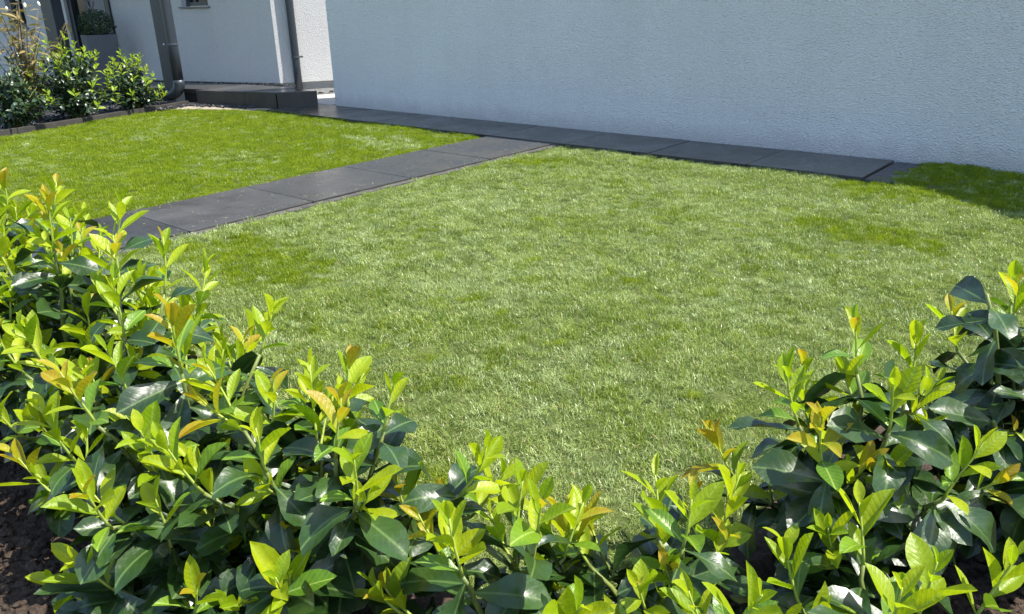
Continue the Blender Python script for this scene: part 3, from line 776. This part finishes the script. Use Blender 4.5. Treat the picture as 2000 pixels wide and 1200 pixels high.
# ------------------------------------------------------------------ far shrubs (leaves joined: too small to pick apart)
def far_bush(name, loc, h, rad, seed, label, plan, mats, cat='shrub', group=None, stemmat=M_STEM):
    r = random.Random(seed); root = empty(name, loc); tag(root, label, cat, group)
    stems, shoots, leaves = plan(r)
    bm = bmesh.new()
    for pts, rd in stems: tube(bm, pts, rd, 5)
    for pts, rd, lv in shoots: tube(bm, pts, rd, 4)
    link('stem', mesh_bm('stem', bm, True), stemmat, root)
    vv = []; ff = []; uu = []; mi = []
    base = {k: [leaf_verts(4, 2, *a, seed=700 + i) for i in range(4)] for k, a in {'m': (.46, .7, .3, .08), 'y': (.40, .2, .6, .05), 'h': (.42, .5, .5, .05), 'b': (.34, .1, .8, .05), 'w': (.2, .5, .4, .05)}.items()}
    for lf in leaves + [l for s in shoots for l in s[2]]:
        kind, p, m3, ln = lf; bv, bf, bu = r.choice(base[kind]); o = len(vv)
        for q in bv: w = p + m3 @ (Vector(q) * ln); vv.append(tuple(w))
        ff += [tuple(o + i for i in f) for f in bf]; uu += bu; mi += [0 if kind in 'mw' else 1] * len(bf)
    me = bpy.data.meshes.new('foliage'); me.from_pydata(vv, [], ff); at = me.attributes.new('leafuv', 'FLOAT_VECTOR', 'POINT'); at.data.foreach_set('vector', [c for q in uu for c in q])
    for m_ in mats: me.materials.append(m_)
    me.polygons.foreach_set('material_index', mi); me.polygons.foreach_set('use_smooth', [True] * len(ff))
    f = link('foliage', me, None, root); f['kind'] = 'stuff'; return root
G3 = 'laurel shrubs in the gravel bed by the house'
far_bush('laurel_shrub', (*H((.94, 3.22)), 0), .72, .36, 41, 'glossy dark laurel shrub at the far left picture edge', lambda r: plant_plan(r, .78, .42, 40, 28, 0, .06, lmul=.68, low=.8, sprob=.4), [M_MATW, M_MATW], group=G3)
far_bush('laurel_shrub', (*H((.97, 2.46)), 0), .9, .40, 42, 'tallest far laurel shrub with yellow tips below the grey planter', lambda r: plant_plan(r, .94, .46, 44, 28, 0, .11, lmul=.68, young_scale=.95, low=.82, sprob=.95), [M_MATW, M_YNGW], group=G3)
far_bush('laurel_shrub', (*H((.86, 1.74)), 0), .62, .30, 43, 'small far laurel shrub beside the front post and downpipe', lambda r: plant_plan(r, .72, .36, 34, 26, 0, .11, lmul=.68, young_scale=.95, low=.8, sprob=.95), [M_MATW, M_YNGW], group=G3)
def twiggy(r):
    stems = []; leaves = []
    for i in range(22):
        a = r.random() * 6.28; sp_ = r.uniform(.1, .62); top = Vector((math.cos(a) * sp_, math.sin(a) * sp_, r.uniform(.85, 1.42)))
        pts = [Vector((r.uniform(-.03, .03), r.uniform(-.03, .03), 0)).lerp(top, k / 6) + Vector((r.uniform(-1, 1), r.uniform(-1, 1), 0)) * .018 - Vector((math.cos(a), math.sin(a), 0)) * .08 * math.sin(3.14 * k / 6) for k in range(7)]
        stems.append((pts, [.010 - .0075 * k / 6 for k in range(7)]))
        for k in range(20):
            t = r.uniform(.3, 1); s = min(t * 6, 5.99); j = int(s); p = pts[j].lerp(pts[j + 1], s - j); b = r.random() * 6.28; el = r.uniform(-.7, .5)
            dv = Vector((math.cos(b) * math.cos(el), math.sin(b) * math.cos(el), math.sin(el)))
            leaves.append(('w', p, frame(dv, UP, r.uniform(-.8, .8)), r.uniform(.08, .16)))
    return stems, [], leaves
tw = far_bush('twiggy_shrub', (*H((1.28, 2.74)), 0), 1.3, .4, 44, 'straggly olive brown shrub with white buds behind the far laurels', twiggy, [M_OLIVE, M_OLIVE], stemmat=M_BARK)
rb = random.Random(9); tips = sorted((st[0][-1] for st in twiggy(random.Random(44))[0]), key=lambda q: -q.z)[:12]
for tp in tips:
    bm = bmesh.new(); bmesh.ops.create_icosphere(bm, subdivisions=1, radius=1, matrix=Matrix.Diagonal((.016, .016, .034, 1)))
    o = link('bud', mesh_bm('bud', bm, True), M_BUD, tw); o.location = tp + Vector((0, 0, .02)); o.rotation_euler = (rb.uniform(-.4, .4), rb.uniform(-.4, .4), 0)

# planter with clipped box and a heart on a stake
PB = H((2.86, .44)); pl = empty('planter', (PB[0], PB[1], .163)); tag(pl, 'tall tapered grey planter standing at the front door', 'planter')
pl.rotation_euler = (0, 0, R(-13))
def frus(bm, w0, w1, z0, z1, flip=False):
    lo = [bm.verts.new((x * w0, y * w0, z0)) for x, y in ((-1, -1), (1, -1), (1, 1), (-1, 1))]; hi = [bm.verts.new((x * w1, y * w1, z1)) for x, y in ((-1, -1), (1, -1), (1, 1), (-1, 1))]
    for i in range(4): bm.faces.new((lo[i], lo[(i + 1) % 4], hi[(i + 1) % 4], hi[i]))
    return lo, hi
bm = bmesh.new(); lo, hi = frus(bm, .185, .20, 0, .68); bm.faces.new(lo[::-1]); ilo, ihi = frus(bm, .178, .178, .62, .68)
for i in range(4): bm.faces.new((hi[i], hi[(i + 1) % 4], ihi[(i + 1) % 4], ihi[i]))
bm.faces.new(ilo); link('pot', mesh_bm('pot', bm), M_PLANT, pl)
def ballplan(r):
    lv = []; st = []
    for k in range(9):
        a = r.random() * 6.28; st.append(([Vector((0, 0, 0)), Vector((math.cos(a) * .1, math.sin(a) * .1, .2))], [.008, .004]))
    for k in range(2600):
        v = Vector((r.gauss(0, 1), r.gauss(0, 1), r.gauss(0, 1))).normalized(); rr = r.uniform(.6, 1.0) * (1 + .22 * noise.noise(v * 2.3 + Vector((4, 4, 4))))
        p = Vector((v.x * .25 * rr, v.y * .25 * rr, .10 + max(-.06, .08 + v.z * .20 * rr))); lv.append(('m', p, frame((v + Vector((r.uniform(-1, 1), r.uniform(-1, 1), r.uniform(-.3, 1)))).normalized(), v, r.uniform(-1, 1)), r.uniform(.02, .035)))
    return st, [], lv
far_bush('box_shrub', (PB[0], PB[1], .80), .3, .25, 45, 'small dark green bushy plant growing in the grey planter', ballplan, [M_BOX, M_BOX])
ht = empty('heart_stake', (PB[0] - .02, PB[1] - .02, .82)); ht.rotation_euler = (0, 0, R(22)); tag(ht, 'dark metal heart on a thin stake above the planter', 'ornament')
bm = bmesh.new(); hpts = []
for k in range(25):
    t = 6.28318 * k / 24; hpts.append(Vector((.0062 * 16 * math.sin(t) ** 3 * .72, 0, .445 + .0056 * (13 * math.cos(t) - 5 * math.cos(2 * t) - 2 * math.cos(3 * t) - math.cos(4 * t)))))
tube(bm, hpts, [.013] * 25, 6, False); link('heart', mesh_bm('heart', bm, True), M_HEART, ht)
bm = bmesh.new(); tube(bm, [(0, 0, -.1), (0, 0, .36)], [.006, .006], 6); link('stake', mesh_bm('stake', bm, True), M_HEART, ht)
